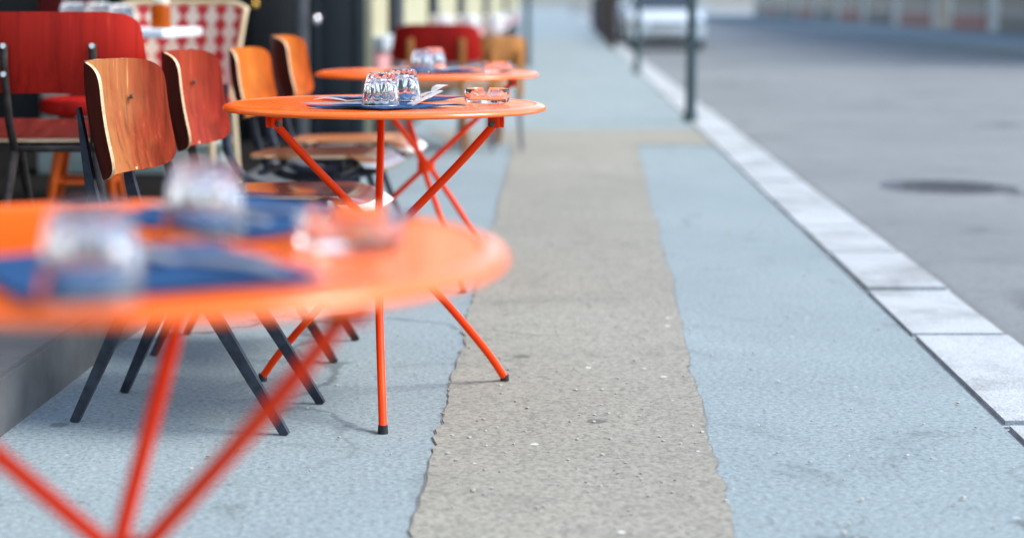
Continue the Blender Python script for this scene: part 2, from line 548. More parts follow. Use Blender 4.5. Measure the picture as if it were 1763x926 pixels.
# ------------------------------------------------------------------ ground, road, pavement
SL = 0.124                                     # street direction: x grows by SL per metre of depth
def kx(y):                                     # left edge of the kerb
    return 3.55 + SL * (y - 20.3)
def wx(y):                                     # side wall line of the buildings
    return 0.10 + SL * (y - 10.7)
def dx(y):                                     # edge of the raised terrace
    return -0.66 + SL * (y - 5.0)

bm = bmesh.new()
sheet(bm, [(-600, -300), (900, -300), (900, 900), (-600, 900)], -0.16)
obj('ground', bm, M['ground'], smooth=False, kind='structure')

bm = bmesh.new()
prism(bm, [(-8, -6), (kx(-6), -6), (kx(320), 320), (kx(320) - 9, 320)], -0.15, 0.0)
obj('sidewalk', bm, M['sidewalk'], smooth=False, kind='structure')

# worn tan patch: a trench filled along the pavement with a cross piece
def ragged(p, q, n, amp, seed):
    out = []
    for i in range(n):
        t = i / n
        x = p[0] + (q[0] - p[0]) * t
        y = p[1] + (q[1] - p[1]) * t
        a = amp * 0.6 * noise.noise(Vector((x * 1.7 + seed, y * 1.7, seed)))
        b = amp * 0.35 * noise.noise(Vector((x * 9 + seed, y * 9, seed))) + amp * 0.28 * noise.noise(Vector((x * 31, y * 31, seed)))
        out.append((x + a + b, y + (a - b) * 0.5))
    return out
bm = bmesh.new()
lx = lambda y: 0.434 + 0.116 * (y - 5.92)
rx = lambda y: 1.115 + 0.144 * (y - 5.92)
poly = ragged((lx(-2), -2), (rx(-2), -2), 4, 0.0, 1)
poly += ragged((rx(-2), -2), (rx(12.06), 12.06), 420, 0.030, 3)
poly += ragged((rx(12.06), 12.06), (kx(12.0) - 0.003, 12.0), 20, 0.015, 5)
poly += ragged((kx(12.0) - 0.003, 12.0), (kx(13.5) - 0.003, 13.5), 2, 0.0, 5)
poly += ragged((kx(13.5) - 0.003, 13.5), (0.62, 13.4), 30, 0.02, 7)
poly += ragged((0.62, 13.4), (0.72, 12.2), 10, 0.02, 8)
poly += ragged((0.72, 12.2), (lx(12.06), 12.06), 6, 0.02, 9)
poly += ragged((lx(12.06), 12.06), (lx(-2), -2), 420, 0.040, 11)
sb = bmesh.new()
for k in range(len(poly)):
    p, q = Vector(poly[k]), Vector(poly[(k + 1) % len(poly)])
    if (q - p).length > 0.6 or p.x > 2.2:
        continue
    dd = (q - p).normalized(); nn = Vector((dd.y, -dd.x)) * max(0.0, 0.004 + 0.006 * noise.noise(Vector((p.x * 3, p.y * 3, 4))))
    if nn.length < 0.002:
        continue
    sb.faces.new([sb.verts.new((v.x, v.y, 0.002)) for v in (p - nn, q - nn, q + nn, p + nn)])
obj('patch_seam', sb, M['seam'], smooth=False, kind='structure')
f = sheet(bm, poly, 0.004)
bmesh.ops.triangulate(bm, faces=[f])
obj('pavement_patch', bm, M['patch'], smooth=False, kind='structure')

bm = bmesh.new()
y = -6.0
while y < 150:
    l = random.uniform(0.75, 1.15)
    e = random.uniform(-0.004, 0.004)
    prism(bm, [(kx(y) + 0.003 + e, y + 0.007), (kx(y) + 0.30 + e, y + 0.007), (kx(y + l) + 0.30 + e, y + l - 0.007), (kx(y + l) + 0.003 + e, y + l - 0.007)], -0.15, 0.010 + e)
    y += l
bmesh.ops.bevel(bm, geom=[e for e in bm.edges if all(abs(v.co.z - 0.010) < 0.006 for v in e.verts)], offset=0.012, segments=2, affect='EDGES')
obj('kerb', bm, M['granite'], kind='structure')

bm = bmesh.new()
sheet(bm, [(kx(-6) + 0.28, -6), (kx(-6) + 8.3, -6), (kx(320) + 8.3, 320), (kx(320) + 0.28, 320)], -0.13)
obj('road', bm, M['road'], smooth=False, kind='structure')
bm = bmesh.new()
sheet(bm, [(kx(-6) + 0.285, -6), (kx(-6) + 0.50, -6), (kx(200) + 0.50, 200), (kx(200) + 0.285, 200)], -0.126)
obj('gutter', bm, M['gutter'], smooth=False, kind='structure')
bm = bmesh.new()
rg = random.Random(5)
for k in range(900):
    yy = 2.2 + 8.5 * rg.random() ** 1.3
    xx = rg.uniform(lx(yy) - 0.5, kx(yy) - 0.02) if k % 3 else rg.uniform(lx(yy) + 0.05, rx(yy) - 0.05)
    rr = rg.uniform(0.0015, 0.0045)
    vv = bmesh.ops.create_icosphere(bm, subdivisions=1, radius=rr)['verts']
    for v in vv:
        v.co = Vector((v.co.x * rg.uniform(0.8, 1.5), v.co.y * rg.uniform(0.8, 1.4), v.co.z * 0.7)) + Vector((xx, yy, 0.004 + rr * 0.5))
obj('grit', bm, M['grit'], kind='stuff')
bm = bmesh.new()
prism(bm, [(kx(-6) + 8.3, -6), (kx(-6) + 13, -6), (kx(320) + 13, 320), (kx(320) + 8.3, 320)], -0.15, 0.0)
obj('far_pavement', bm, M['sidewalk'], smooth=False, kind='structure')

bm = bmesh.new()
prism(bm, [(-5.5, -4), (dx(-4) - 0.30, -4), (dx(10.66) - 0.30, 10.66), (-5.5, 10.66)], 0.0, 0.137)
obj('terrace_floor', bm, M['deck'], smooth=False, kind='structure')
bm = bmesh.new()
y = -4.0
while y < 10.6:
    l = min(random.uniform(0.9, 1.4), 10.66 - y)
    e = random.uniform(-0.003, 0.003)
    prism(bm, [(dx(y) - 0.296, y + 0.004), (dx(y) + e, y + 0.004), (dx(y + l) + e, y + l - 0.004), (dx(y + l) - 0.296, y + l - 0.004)], 0.0, 0.140 + e * 0.5)
    y += l
bmesh.ops.bevel(bm, geom=[e for e in bm.edges if all(v.co.z > 0.12 for v in e.verts)], offset=0.010, segments=2, affect='EDGES')
obj('terrace_step', bm, M['step'], kind='structure')
DECK = 0.14

# ------------------------------------------------------------------ cafe front (dark) and next shop (cream)
cafe = thing('cafe_front', 'dark navy cafe front with black doors and pale low panels behind the chairs', 'shop front', (-2.4, 10.7, 0))
def wpart(name, boxes, m, parent, bevel=0.006):
    bm = bmesh.new()
    pl = Vector(parent.location)
    for (x0, x1, y0, y1, z0, z1) in boxes:
        box(bm, Vector(((x0 + x1) / 2, (y0 + y1) / 2, (z0 + z1) / 2)) - pl, (x1 - x0, y1 - y0, z1 - z0), bevel)
    return obj(name, bm, m, parent)
YB = 10.7
wpart('wall', [(-5.6, -0.60, YB + 0.1, YB + 0.5, 0, 3.2)], M['black_paint'], cafe)
wpart('left_wall', [(-6.0, -5.6, -4, YB + 0.5, 0, 3.2)], M['navy_paint'], cafe)
wpart('upper_wall', [(-6.0, 0.10, YB, YB + 0.5, 3.2, 9.0), (-6.0, -5.6, -4, YB, 3.2, 9.0)], M['limestone'], cafe)
for x0, x1 in ((-5.3, -3.9), (-3.7, -2.65), (-1.75, -0.72)):
    wn = wpart('window', [(x0, x1, YB + 0.06, YB + 0.1, 0.62, 3.0)], M['window'], cafe)
    wpart('frame', [(x0 - 0.05, x0, YB + 0.03, YB + 0.1, 0.57, 3.05), (x1, x1 + 0.05, YB + 0.03, YB + 0.1, 0.57, 3.05),
                    (x0, x1, YB + 0.03, YB + 0.1, 3.0, 3.05), (x0, x1, YB + 0.03, YB + 0.1, 0.57, 0.62)], M['black_paint'], cafe)
wpart('low_panel', [(-1.90, -1.74, YB + 0.05, YB + 0.1, 0.14, 0.46), (-1.738, -0.70, YB + 0.05, YB + 0.1, 0.14, 0.27)], M['pale_green'], cafe)
wpart('red_pilaster', [(-1.90, -1.56, YB + 0.02, YB + 0.1, 0.70, 3.1)], M['red_paint'], cafe)
bm = bmesh.new()
pl = Vector(cafe.location)
a = [Vector(p) - pl for p in ((-5.5, 7.2, 2.25), (-0.15, 7.2, 2.25), (0.05, YB - 0.05, 3.15), (-5.5, YB - 0.05, 3.15))]
va = [bm.verts.new(p) for p in a]; vb = [bm.verts.new(p + Vector((0, 0, 0.02))) for p in a]
bm.faces.new(va[::-1]); bm.faces.new(vb)
for k in range(4):
    bm.faces.new((va[k], va[(k + 1) % 4], vb[(k + 1) % 4], vb[k]))
aw = obj('added_awning', bm, M['red_paint'], cafe, smooth=False)  # unseen canopy, added to shade the terrace floor and cafe wall
# right-hand leafs: black door, grey post, navy panel
dl = wpart('door', [(-0.60, -0.315, YB - 0.03, YB + 0.05, 0.14, 3.1)], M['black_paint'], cafe)
bm = bmesh.new(); bmesh.ops.create_uvsphere(bm, u_segments=16, v_segments=10, radius=0.030)
h = obj('door_knob', bm, M['brass'], dl); h.location = Vector((-0.574, YB - 0.07, 0.970)) - cafe.location
wpart('door_post', [(-0.311, -0.245, YB - 0.05, YB + 0.05, 0.14, 3.1)], M['grey_post'], cafe)
dr = wpart('door', [(-0.241, 0.10, YB - 0.03, YB + 0.05, 0.0, 3.1)], M['navy_paint'], cafe)
bm = bmesh.new()
for x0 in (-0.20, 0.05):
    box(bm, Vector((x0, YB - 0.036, 1.55)) - cafe.location, (0.05, 0.012, 2.9), 0.003)
obj('moulding', bm, M['navy_paint'], dr)
bm = bmesh.new(); bmesh.ops.create_uvsphere(bm, u_segments=16, v_segments=10, radius=0.034)
h = obj('door_knob', bm, M['chrome'], dr); h.location = Vector((-0.200, YB - 0.085, 0.878)) - cafe.location

# the shop that follows along the street
shop = thing('neighbour_shop', 'cream shop front with dark pilasters and pink lower panels beyond the navy door', 'shop front', (0.10, 10.7, 0), -math.atan(SL))
def sp(name, boxes, m, parent=shop, bevel=0.006):      # local: x outward (to the street), y along it
    bm = bmesh.new()
    for (x0, x1, y0, y1, z0, z1) in boxes:
        box(bm, ((x0 + x1) / 2, (y0 + y1) / 2, (z0 + z1) / 2), (x1 - x0, y1 - y0, z1 - z0), bevel)
    return obj(name, bm, m, parent)
sp('wall', [(-0.6, -0.02, 0.62, 36, 0, 3.3)], M['cream_paint'])
sp('upper_wall', [(-0.6, -0.01, 0.62, 36, 3.3, 9)], M['limestone'])
for y0, y1 in ((0.65, 1.6), (2.3, 5.2), (5.9, 9.5), (10.3, 16), (17, 25), (26, 35)):
    sp('stall_riser', [(-0.02, 0.02, y0, y1, 0.0, 0.48)], M['navy_paint'])
    sp('lower_panel', [(-0.02, 0.018, y0, y1, 0.484, 0.66)], M['pink_paint'])
    sp('sill', [(-0.02, 0.05, y0, y1, 0.664, 0.76)], M['greyblue'])
for y0, y1 in ((1.6, 2.3), (5.2, 5.9), (9.5, 10.3), (16, 17), (25, 26)):
    sp('pilaster', [(-0.02, 0.03, y0 + 0.004, y1 - 0.004, 0, 3.3)], M['navy_paint'])

# ------------------------------------------------------------------ street: far side buildings, posts, cars
def block(name, label, y0, y1, off0, off1, hgt, n):
    t = thing(name, label, 'building', (kx(y0) + off0, y0, 0))
    pl = Vector(t.location)
    P = lambda o, yy: (kx(yy) + o - pl.x, yy - pl.y)
    bm = bmesh.new(); prism(bm, [P(off0, y0), P(off1, y0), P(off1, y1), P(off0, y1)], -0.16, hgt); obj('wall', bm, M['limestone'], t, smooth=False)
    for k in range(n):
        a = y0 + (y1 - y0) * (k + 0.12) / n; b = y0 + (y1 - y0) * (k + 0.88) / n
        bm = bmesh.new(); prism(bm, [P(off0 - 0.06, a), P(off0 - 0.003, a), P(off0 - 0.003, b), P(off0 - 0.06, b)], 0.0, 0.55); obj('stall_riser', bm, M['navy_paint'] if k % 2 else M['red_paint'], t, smooth=False)
        bm = bmesh.new(); prism(bm, [P(off0 - 0.04, a), P(off0 - 0.003, a), P(off0 - 0.003, b), P(off0 - 0.04, b)], 0.554, 2.9); obj('window', bm, M['window'], t, smooth=False)
    return t
block('street_building', 'pale stone building across the road, nearest the camera', 30, 64, 13, 22, 11, 5)
block('street_building', 'pale stone building across the road, farther away', 66, 130, 13, 22, 9, 8)
bm = bmesh.new()
t = tag(obj('end_building', (prism(bm, [(-30, 300), (80, 300), (80, 312), (-30, 312)], -0.16, 9), bm)[1], M['limestone'], smooth=False), 'hazy pale building closing the far end of the street', 'building')

def make_post(name, label, h, m, group):
    t = thing(name, label, 'street post', group=group)
    bm = bmesh.new()
    lathe(bm, [(0, 0), (0.062, 0), (0.062, 0.05), (0.05, 0.075), (0.045, 0.10), (0.042, 0.30), (0.040, h - 0.14), (0, h - 0.14)], 20); obj('shaft', bm, m, t)
    bm = bmesh.new()
    lathe(bm, [(0, h - 0.138), (0.05, h - 0.138), (0.05, h - 0.12), (0.040, h - 0.105), (0.052, h - 0.06), (0.046, h - 0.025), (0.02, h), (0, h)], 20); obj('knob', bm, m, t)
    return t
def on_px(px, py, h=0.0):
    z = (CAM_H - h) * 3000 / (py - 4)
    return ((px - 600) / 3000 * z, z)
p0 = make_post('bollard', 'dark teal bollard by the kerb, nearest on the right', 1.15, M['post'], 'teal bollards on the pavement')
x, y = on_px(1190, 210); p0.location = (x, y, 0)
for (px, py, lab) in ((1097, 126, 'dark teal bollard by the kerb, second along the pavement edge'),
                      (908, 116, 'thin teal bollard standing right of the tan far chair'),
                      (984, 30, 'distant teal bollard in the middle of the pale pavement')):
    c = copy_tree(p0); x, y = on_px(px, py); c.location = (x, y, 0); c['label'] = lab
p1 = make_post('bollard', 'brown black bollard in the crowded far row along the kerb', 1.2, M['post_brown'], 'brown bollards crowded along the far kerb')
y0 = 36.6
for k in range(26):
    c = p1 if k == 0 else copy_tree(p1)
    yy = y0 + k * 1.25
    c.location = (5.6 + 0.124 * (yy - y0) + random.uniform(-0.05, 0.05), yy, 0)

mh = thing('manhole_cover', 'round cast iron manhole cover in the road', 'manhole cover', (kx(10.5) + 1.3, 10.5, -0.13))
bm = bmesh.new(); lathe(bm, [(0.31, 0.0005), (0.40, 0.0005), (0.40, 0.004), (0.31, 0.004), (0.31, 0.0005)], 48); obj('frame', bm, M['cast_iron'], mh)
bm = bmesh.new()
lathe(bm, [(0, 0.0005), (0.300, 0.0005), (0.300, 0.003), (0, 0.003)], 48)
for gx in range(-5, 6):
    for gy in range(-5, 6):
        if gx * gx + gy * gy < 27:
            box(bm, (gx * 0.05, gy * 0.05, 0.005), (0.028, 0.028, 0.004), 0.001)
obj('lid', bm, M['cast_iron'], mh)

def make_car(name, label, paint):
    """Hatchback; local +Y is forward, origin under the rear bumper."""
    t = thing(name, label, 'car')
    Lc, W = 4.0, 0.86
    # side profile (y, z) lower body and cabin, lofted with tumblehome
    bm = bmesh.new()
    prof = [(0.03, 0.28), (0.0, 0.45), (0.0, 0.62), (0.06, 0.80), (0.10, 0.95), (0.6, 0.98), (2.6, 0.96), (3.6, 0.82), (3.95, 0.66), (4.0, 0.45), (3.95, 0.25), (3.4, 0.20), (0.6, 0.20)]
    rings = []
    for xx, k in ((-W, 0.985), (-W * 0.94, 1.0), (0, 1.01), (W * 0.94, 1.0), (W, 0.985)):
        rings.append([bm.verts.new((xx, 2 + (py - 2) * k, 0.55 + (pz - 0.55) * (k if abs(xx) < W else 0.93))) for py, pz in prof])
    for a, b in zip(rings[:-1], rings[1:]):
        for k in range(len(prof)):
            k2 = (k + 1) % len(prof)
            bm.faces.new((a[k], a[k2], b[k2], b[k]))
    bm.faces.new(rings[0][::-1]); bm.faces.new(rings[-1])
    body = obj('body', bm, paint, t, angle=30)
    bm = bmesh.new()
    cp = [(0.10, 0.955), (0.36, 1.40), (0.7, 1.47), (1.9, 1.45), (2.75, 0.955)]
    rings = []
    for xx, s in ((-0.80, 0.0), (-0.64, 1.0), (0.64, 1.0), (0.80, 0.0)):
        rings.append([bm.verts.new((xx, py, 0.955 + (pz - 0.955) * (s if s else 0.02))) for py, pz in cp])
    for a, b in zip(rings[:-1], rings[1:]):
        for k in range(len(cp) - 1):
            bm.faces.new((a[k], a[k + 1], b[k + 1], b[k]))
    obj('cabin_glass', bm, M['car_glass'], t, angle=25)
    bm = bmesh.new(); box(bm, (0, 1.3, 1.465), (1.20, 1.5, 0.05), 0.02); obj('roof', bm, paint, t)
    bm = bmesh.new(); box(bm, (0, 3.95, 0.36), (1.70, 0.20, 0.26), 0.06); bp = obj('bumper', bm, paint, t)
    bm = bmesh.new(); box(bm, (0, 4.055, 0.30), (1.10, 0.012, 0.10), 0.004); obj('lower_grille', bm, M['rubber'], bp)
    bm = bmesh.new(); box(bm, (0, 4.065, 0.42), (0.52, 0.012, 0.11), 0.003); obj('number_plate', bm, M['plate'], t)
    bm = bmesh.new(); box(bm, (0, 3.985, 0.60), (0.80, 0.05, 0.08), 0.012); obj('grille', bm, M['rubber'], t)
    for sx_ in (-1, 1):
        bm = bmesh.new(); box(bm, (sx_ * 0.66, 3.93, 0.66), (0.34, 0.12, 0.15), 0.04); obj('headlight', bm, M['chrome'], t)
        bm = bmesh.new(); box(bm, (sx_ * 0.94, 2.55, 1.02), (0.20, 0.10, 0.13), 0.03); obj('wing_mirror', bm, paint, t)
        for yy in (0.72, 3.25):
            bm = bmesh.new(); tube(bm, [(sx_ * 0.66, yy, 0.30), (sx_ * 0.87, yy, 0.30)], 0.30, 24); wh = obj('wheel', bm, M['rubber'], t)
            bm = bmesh.new(); tube(bm, [(sx_ * 0.80, yy, 0.30), (sx_ * 0.878, yy, 0.30)], 0.19, 20); obj('rim', bm, M['chrome'], wh)
    return t
c0 = make_car('parked_car', 'pale hatchback parked at the kerb, facing the camera', M['car_white'])
c0.location = (kx(40) + 1.80, 44, -0.13); c0.rotation_euler = (0, 0, math.pi - math.atan(SL))
c1 = make_car('parked_car', 'dark grey hatchback parked behind the pale hatchback', M['car_grey'])
c1.location = (kx(46.5) + 1.80, 50.5, -0.13); c1.rotation_euler = (0, 0, math.pi - math.atan(SL))
c2 = make_car('parked_car', 'silver hatchback far down the street past the dark grey car', M['car_red'])
c2.location = (kx(62) + 1.80, 66, -0.13); c2.rotation_euler = (0, 0, math.pi - math.atan(SL))
for c in (c0, c1, c2):
    c['group'] = 'cars parked along the kerb'

# ------------------------------------------------------------------ round tables
TH = 0.74
def make_table(label, x, y, a0):
    t = thing('round_table', label, 'table', (x, y, 0), R(a0), 'orange round tables')
    bm = bmesh.new()
    r = 0.40
    lathe(bm, [(0, TH - 0.0022), (0.2, TH - 0.0022), (r - 0.030, TH - 0.0022), (r - 0.0275, TH - 0.0018), (r - 0.025, TH - 0.0004), (r - 0.022, TH), (r - 0.017, TH - 0.0005), (r - 0.010, TH - 0.0020),
               (r - 0.005, TH - 0.0042), (r - 0.0015, TH - 0.0080), (r, TH - 0.0118), (r - 0.001, TH - 0.0150), (r - 0.004, TH - 0.0160), (r - 0.009, TH - 0.0150), (r - 0.011, TH - 0.0105), (0, TH - 0.0105)], 128)
    obj('tabletop', bm, M['enamel'], t, angle=60)
    CR = 0.40
    for k in range(3):
        a = k * 2 * math.pi / 3
        ca, sa = math.cos(a), math.sin(a)
        def P(rad, z, off):
            return Vector((ca * rad - sa * off, sa * rad + ca * off, z))
        pts = [P(0.304, 0.700, 0), P(0.282, 0.676, 0.001), P(0.19, 0.582, 0.005), P(0.0, CR, 0.013), P(-0.16, 0.245, 0.013), P(-0.30, 0.095, 0.010), P(-0.365, 0.012, 0.008)]
        pts = smooth_path(pts, 5)
        n = len(pts)
        rad = [0.0098] * n
        rad[0] = (0.006, 0.012); rad[1] = (0.007, 0.0115); rad[2] = (0.0088, 0.0105)
        bm = bmesh.new()
        tube(bm, pts, rad, 14)
        lg = obj('leg', bm, M['enamel_leg'], t)
        bm = bmesh.new()
        q = P(-0.365, 0, 0.008)
        for v in bmesh.ops.create_cone(bm, cap_ends=True, segments=14, radius1=0.0125, radius2=0.011, depth=0.02)['verts']:
            v.co += q + Vector((0, 0, 0.010))
        obj('foot', bm, M['rubber'], lg)
        rot = Matrix.Rotation(a, 3, 'Z')
        bm = bmesh.new()
        for s in (-1, 1):
            box(bm, P(0.306, 0.709, s * 0.0135), (0.030, 0.004, 0.040), 0.0015, rot)
        box(bm, P(0.306, 0.728, 0), (0.040, 0.032, 0.004), 0.001, rot)
        br = obj('hinge_bracket', bm, M['enamel_leg'], t)
        bm = bmesh.new()
        tube(bm, [P(0.304, 0.700, -0.026), P(0.304, 0.700, 0.026)], 0.005, 8)
        tube(bm, [P(0.304, 0.700, -0.0235), P(0.304, 0.700, -0.0165)], 0.009, 6)
        tube(bm, [P(0.304, 0.700, 0.0165), P(0.304, 0.700, 0.0235)], 0.009, 6)
        obj('bolt', bm, M['bolt'], br)
    bm = bmesh.new()
    lathe(bm, [(0.022, CR - 0.018), (0.031, CR - 0.018), (0.031, CR + 0.018), (0.022, CR + 0.018), (0.022, CR - 0.018)], 20)
    obj('joint_ring', bm, M['enamel_leg'], t)
    return t
T_NEAR = (-0.235, 1.801)
T_MID = (0.0873, 4.307)
T_FAR = (0.2792, 6.24)
make_table('blurred orange round table nearest the camera, cut off at the left edge', *T_NEAR, 200)
make_table('sharp orange round table in the middle, between the near and the farther one', *T_MID, 90)
make_table('orange round table just behind the sharp one, touching the amber chair back', *T_FAR, -11)

# ------------------------------------------------------------------ things on the tables
def make_tumbler(label, x, y, z=TH, rz=0.0, s=1.0):
    t = thing('tumbler', label, 'glass', (x, y, z), rz, 'upturned glasses on the tables')
    bm = bmesh.new()
    H, R0, R1 = 0.077, 0.0465, 0.0325
    nf = 14
    prof = []
    # rim downwards on the table, base on top
    outer = [(R0 - 0.0015, 0.0), (R0, 0.0012), (R0 - 0.0005, 0.006), (R0 - 0.002, 0.014), (R0 - 0.004, 0.026), (R0 - 0.0072, 0.045), (R1 + 0.003, 0.064), (R1 + 0.001, 0.071), (R1 - 0.002, 0.0755), (R1 - 0.006, H), (0.018, H), (0.014, H - 0.0022), (0, H - 0.003)]
    inner = [(0, H - 0.014), (0.020, H - 0.0145), (R1 - 0.007, H - 0.018), (R1 - 0.0045, H - 0.024), (R0 - 0.0110, 0.045), (R0 - 0.0072, 0.026), (R0 - 0.0042, 0.008), (R0 - 0.0032, 0.0)]
    prof = inner[::1] + outer[:1]
    full = outer[::-1]
    ring = [(r, z_) for r, z_ in full] + [(R0 - 0.0032, 0.0)] + [(r, z_) for r, z_ in inner[::-1][1:]]
    no = len(full)
    def mod(th, i, r, z_):
        if i < no and 0.008 < z_ < 0.0745 and r > 0.02:
            env = min(1, (z_ - 0.008) / 0.012) * min(1, (0.0745 - z_) / 0.003 + 0.3)
            c = abs(math.sin(th * nf / 2))
            r = r - 0.0026 * env * (1 - c ** 0.7)
        return r, z_
    lathe(bm, ring, 14 * 10, mod)
    obj('glass_body', bm, M['glass'], t, angle=35)
    t.scale = (s, s, s)
    return t

def make_ashtray(label, x, y, rz):
    bm = bmesh.new()
    prof = [(0, 0.0), (0.048, 0.0), (0.053, 0.003), (0.0555, 0.010), (0.0560, 0.033), (0.0545, 0.0355), (0.049, 0.0355), (0.047, 0.033), (0.0455, 0.012), (0.042, 0.009), (0, 0.0085)]
    def mod(th, i, r, z_):
        if z_ > 0.03:
            for k in range(4):
                dlt = abs((th - k * math.pi / 2 + math.pi) % (2 * math.pi) - math.pi) * 0.052
                if dlt < 0.0075:
                    z_ = min(z_, 0.0225 + 0.010 * (dlt / 0.0075) ** 3)
        return r, z_
    lathe(bm, prof, 160, mod)
    o = obj('ashtray', bm, M['glass'], None, angle=35)
    o.location = (x, y, TH + 0.0004)
    o.rotation_euler = (0, 0, rz)
    return tag(o, label, 'ashtray', 'glass ashtrays on the tables')

def make_napkin(label, corners, seed, curl=0.004):
    """corners: plan points a, b, c, d of a folded paper napkin."""
    a, b, c, d_ = [Vector((p[0], p[1], 0)) for p in corners]
    ctr = (a + b + c + d_) / 4
    bm = bmesh.new()
    def fn(u, v):
        s, t_ = (u + 1) / 2, (v + 1) / 2
        p = (a * (1 - s) + b * s) * (1 - t_) + (d_ * (1 - s) + c * s) * t_
        e = max(abs(u), abs(v))
        hgt = curl * (0.5 + 0.9 * noise.noise(Vector((u * 1.7 + seed, v * 1.7, seed)))) * max(0, e - 0.45) / 0.55
        return p - ctr + Vector((0, 0, max(hgt, 0.0)))
    shell(bm, fn, 26, 26, (0, 0, 1), 0.0022)
    o = obj('napkin', bm, [M['napkin'], M['napkin']], None, angle=50)
    o.location = (ctr.x, ctr.y, TH + 0.0004)
    return tag(o, label, 'napkin', 'navy paper napkins')

def make_knife(label, x, y, z, rz, tilt=0.0, group='knives and forks on the napkins'):
    bm = bmesh.new()
    out = [(-0.105, 0.005), (-0.10, 0.009), (-0.03, 0.0075), (0.0, 0.006), (0.01, 0.0085), (0.06, 0.0095), (0.095, 0.007), (0.105, 0.001), (0.10, -0.006), (0.01, -0.0085), (0.0, -0.006), (-0.03, -0.0075), (-0.10, -0.009), (-0.105, -0.005)]
    a = [bm.verts.new((px, py, 0)) for px, py in out]
    b = [bm.verts.new((px, py, 0.0045 if px < 0 else 0.0018)) for px, py in out]
    bm.faces.new(a[::-1]); bm.faces.new(b)
    for k in range(len(out)):
        bm.faces.new((a[k], a[(k + 1) % len(out)], b[(k + 1) % len(out)], b[k]))
    o = obj('table_knife', bm, M['steel'], None, angle=35)
    o.location = (x, y, z); o.rotation_euler = (0, tilt, rz)
    return tag(o, label, 'knife', group)

def make_fork(label, x, y, z, rz, tilt=0.0, group='knives and forks on the napkins'):
    bm = bmesh.new()
    def hz(px):
        if px < 0.02: return 0.003 + 0.004 * math.sin(max(0, (px + 0.1)) / 0.12 * math.pi)
        return 0.003 + 0.010 * math.sin((px - 0.02) / 0.085 * math.pi * 0.9) * 0.7
    ctl = [(-0.098, 0.006), (-0.09, 0.009), (-0.05, 0.0065), (0.0, 0.0035), (0.02, 0.0035), (0.035, 0.0085), (0.05, 0.012), (0.058, 0.0125)]
    prev = None
    for px, hw in ctl:
        z_ = hz(px)
        ring = [bm.verts.new((px, s * hw, z_ + dz)) for s, dz in ((-1, 0), (1, 0), (1, 0.0022), (-1, 0.0022))]
        if prev:
            for k in range(4):
                bm.faces.new((prev[k], prev[(k + 1) % 4], ring[(k + 1) % 4], ring[k]))
        else:
            bm.faces.new(ring[::-1])
        prev = ring
    bm.faces.new(prev)
    for k in range(4):
        yy = (k - 1.5) * 0.0066
        pts = [(0.056, yy, hz(0.056) + 0.0011), (0.075, yy, hz(0.075) + 0.0011), (0.092, yy, hz(0.092) + 0.0011), (0.102, yy * 0.95, hz(0.102) + 0.0011)]
        tube(bm, pts, [0.0017, 0.0017, 0.0014, 0.0006], 6)
    o = obj('table_fork', bm, M['steel'], None, angle=35)
    o.location = (x, y, z); o.rotation_euler = (0, tilt, rz)
    return tag(o, label, 'fork', group)

def tp(px, py, h=TH):
    z = (CAM_H - h) * 3000 / (py - 4)
    return ((px - 600) / 3000 * z, z)

def square(cx, cy, sx_, sy_, rz):
    c, s = math.cos(R(rz)), math.sin(R(rz))
    return [(cx + c * u * sx_ / 2 - s * v * sy_ / 2, cy + s * u * sx_ / 2 + c * v * sy_ / 2) for u, v in ((-1, -1), (1, -1), (1, 1), (-1, 1))]

# near table
make_napkin('blurred navy napkin at the back of the nearest table', square(-0.110, 2.00, 0.27, 0.27, 48), 1.0)
make_napkin('blurred navy napkin at the lower left of the nearest table', square(-0.200, 1.60, 0.27, 0.27, 26), 2.0)
make_tumbler('upturned glass at the back of the nearest table, on the navy napkin', -0.152, 1.83, TH + 0.004)
make_tumbler('upturned glass at the front of the nearest table, cut by the left napkin', -0.214, 1.435, TH + 0.004, 0.3)
make_ashtray('glass ashtray on the nearest table, right of its glasses', 0.002, 1.775, 0.6)
make_knife('knife on the back napkin of the nearest table', *tp(440, 374), TH + 0.006, R(150))
make_fork('fork on the back napkin of the nearest table', *tp(350, 385), TH + 0.004, R(140))
make_knife('knife on the lower left napkin of the nearest table', *tp(290, 458), TH + 0.006, R(152))
make_fork('fork on the lower left napkin of the nearest table', *tp(330, 470), TH + 0.004, R(150))

# middle table
make_napkin('navy napkin at the front of the sharp middle table, a glass on it', [tp(527, 186.2), tp(660, 190), tp(803, 184.5), tp(665, 179.6)], 3.0, 0.006)
make_napkin('navy napkin at the back of the sharp middle table', [tp(552, 172), tp(672, 177.5), tp(803, 172), tp(680, 168.6)], 4.0, 0.006)
make_tumbler('sharp upturned ribbed glass at the front of the middle table', *tp(656, 184.5), TH + 0.004, 0.2)
make_tumbler('upturned ribbed glass partly hidden behind the sharp front glass', *tp(694, 175.5), TH + 0.004, 0.7)
make_ashtray('clear glass ashtray with notched rim on the middle table', *tp(839, 178), R(268))
make_knife('knife lying left of the sharp front glass', *tp(592, 183.3), TH + 0.006, R(176))
make_fork('fork under the sharp front glass pointing left', *tp(612, 181), TH + 0.005, R(170))
make_knife('knife propped up right of the sharp front glass', 0.188, 4.22, TH + 0.016, R(66), R(-7))
make_knife('knife lying left of the half hidden back glass', *tp(606, 171.2), TH + 0.006, R(177))
make_fork('fork propped up right of the half hidden back glass', 0.205, 4.42, TH + 0.014, R(64), R(-7))

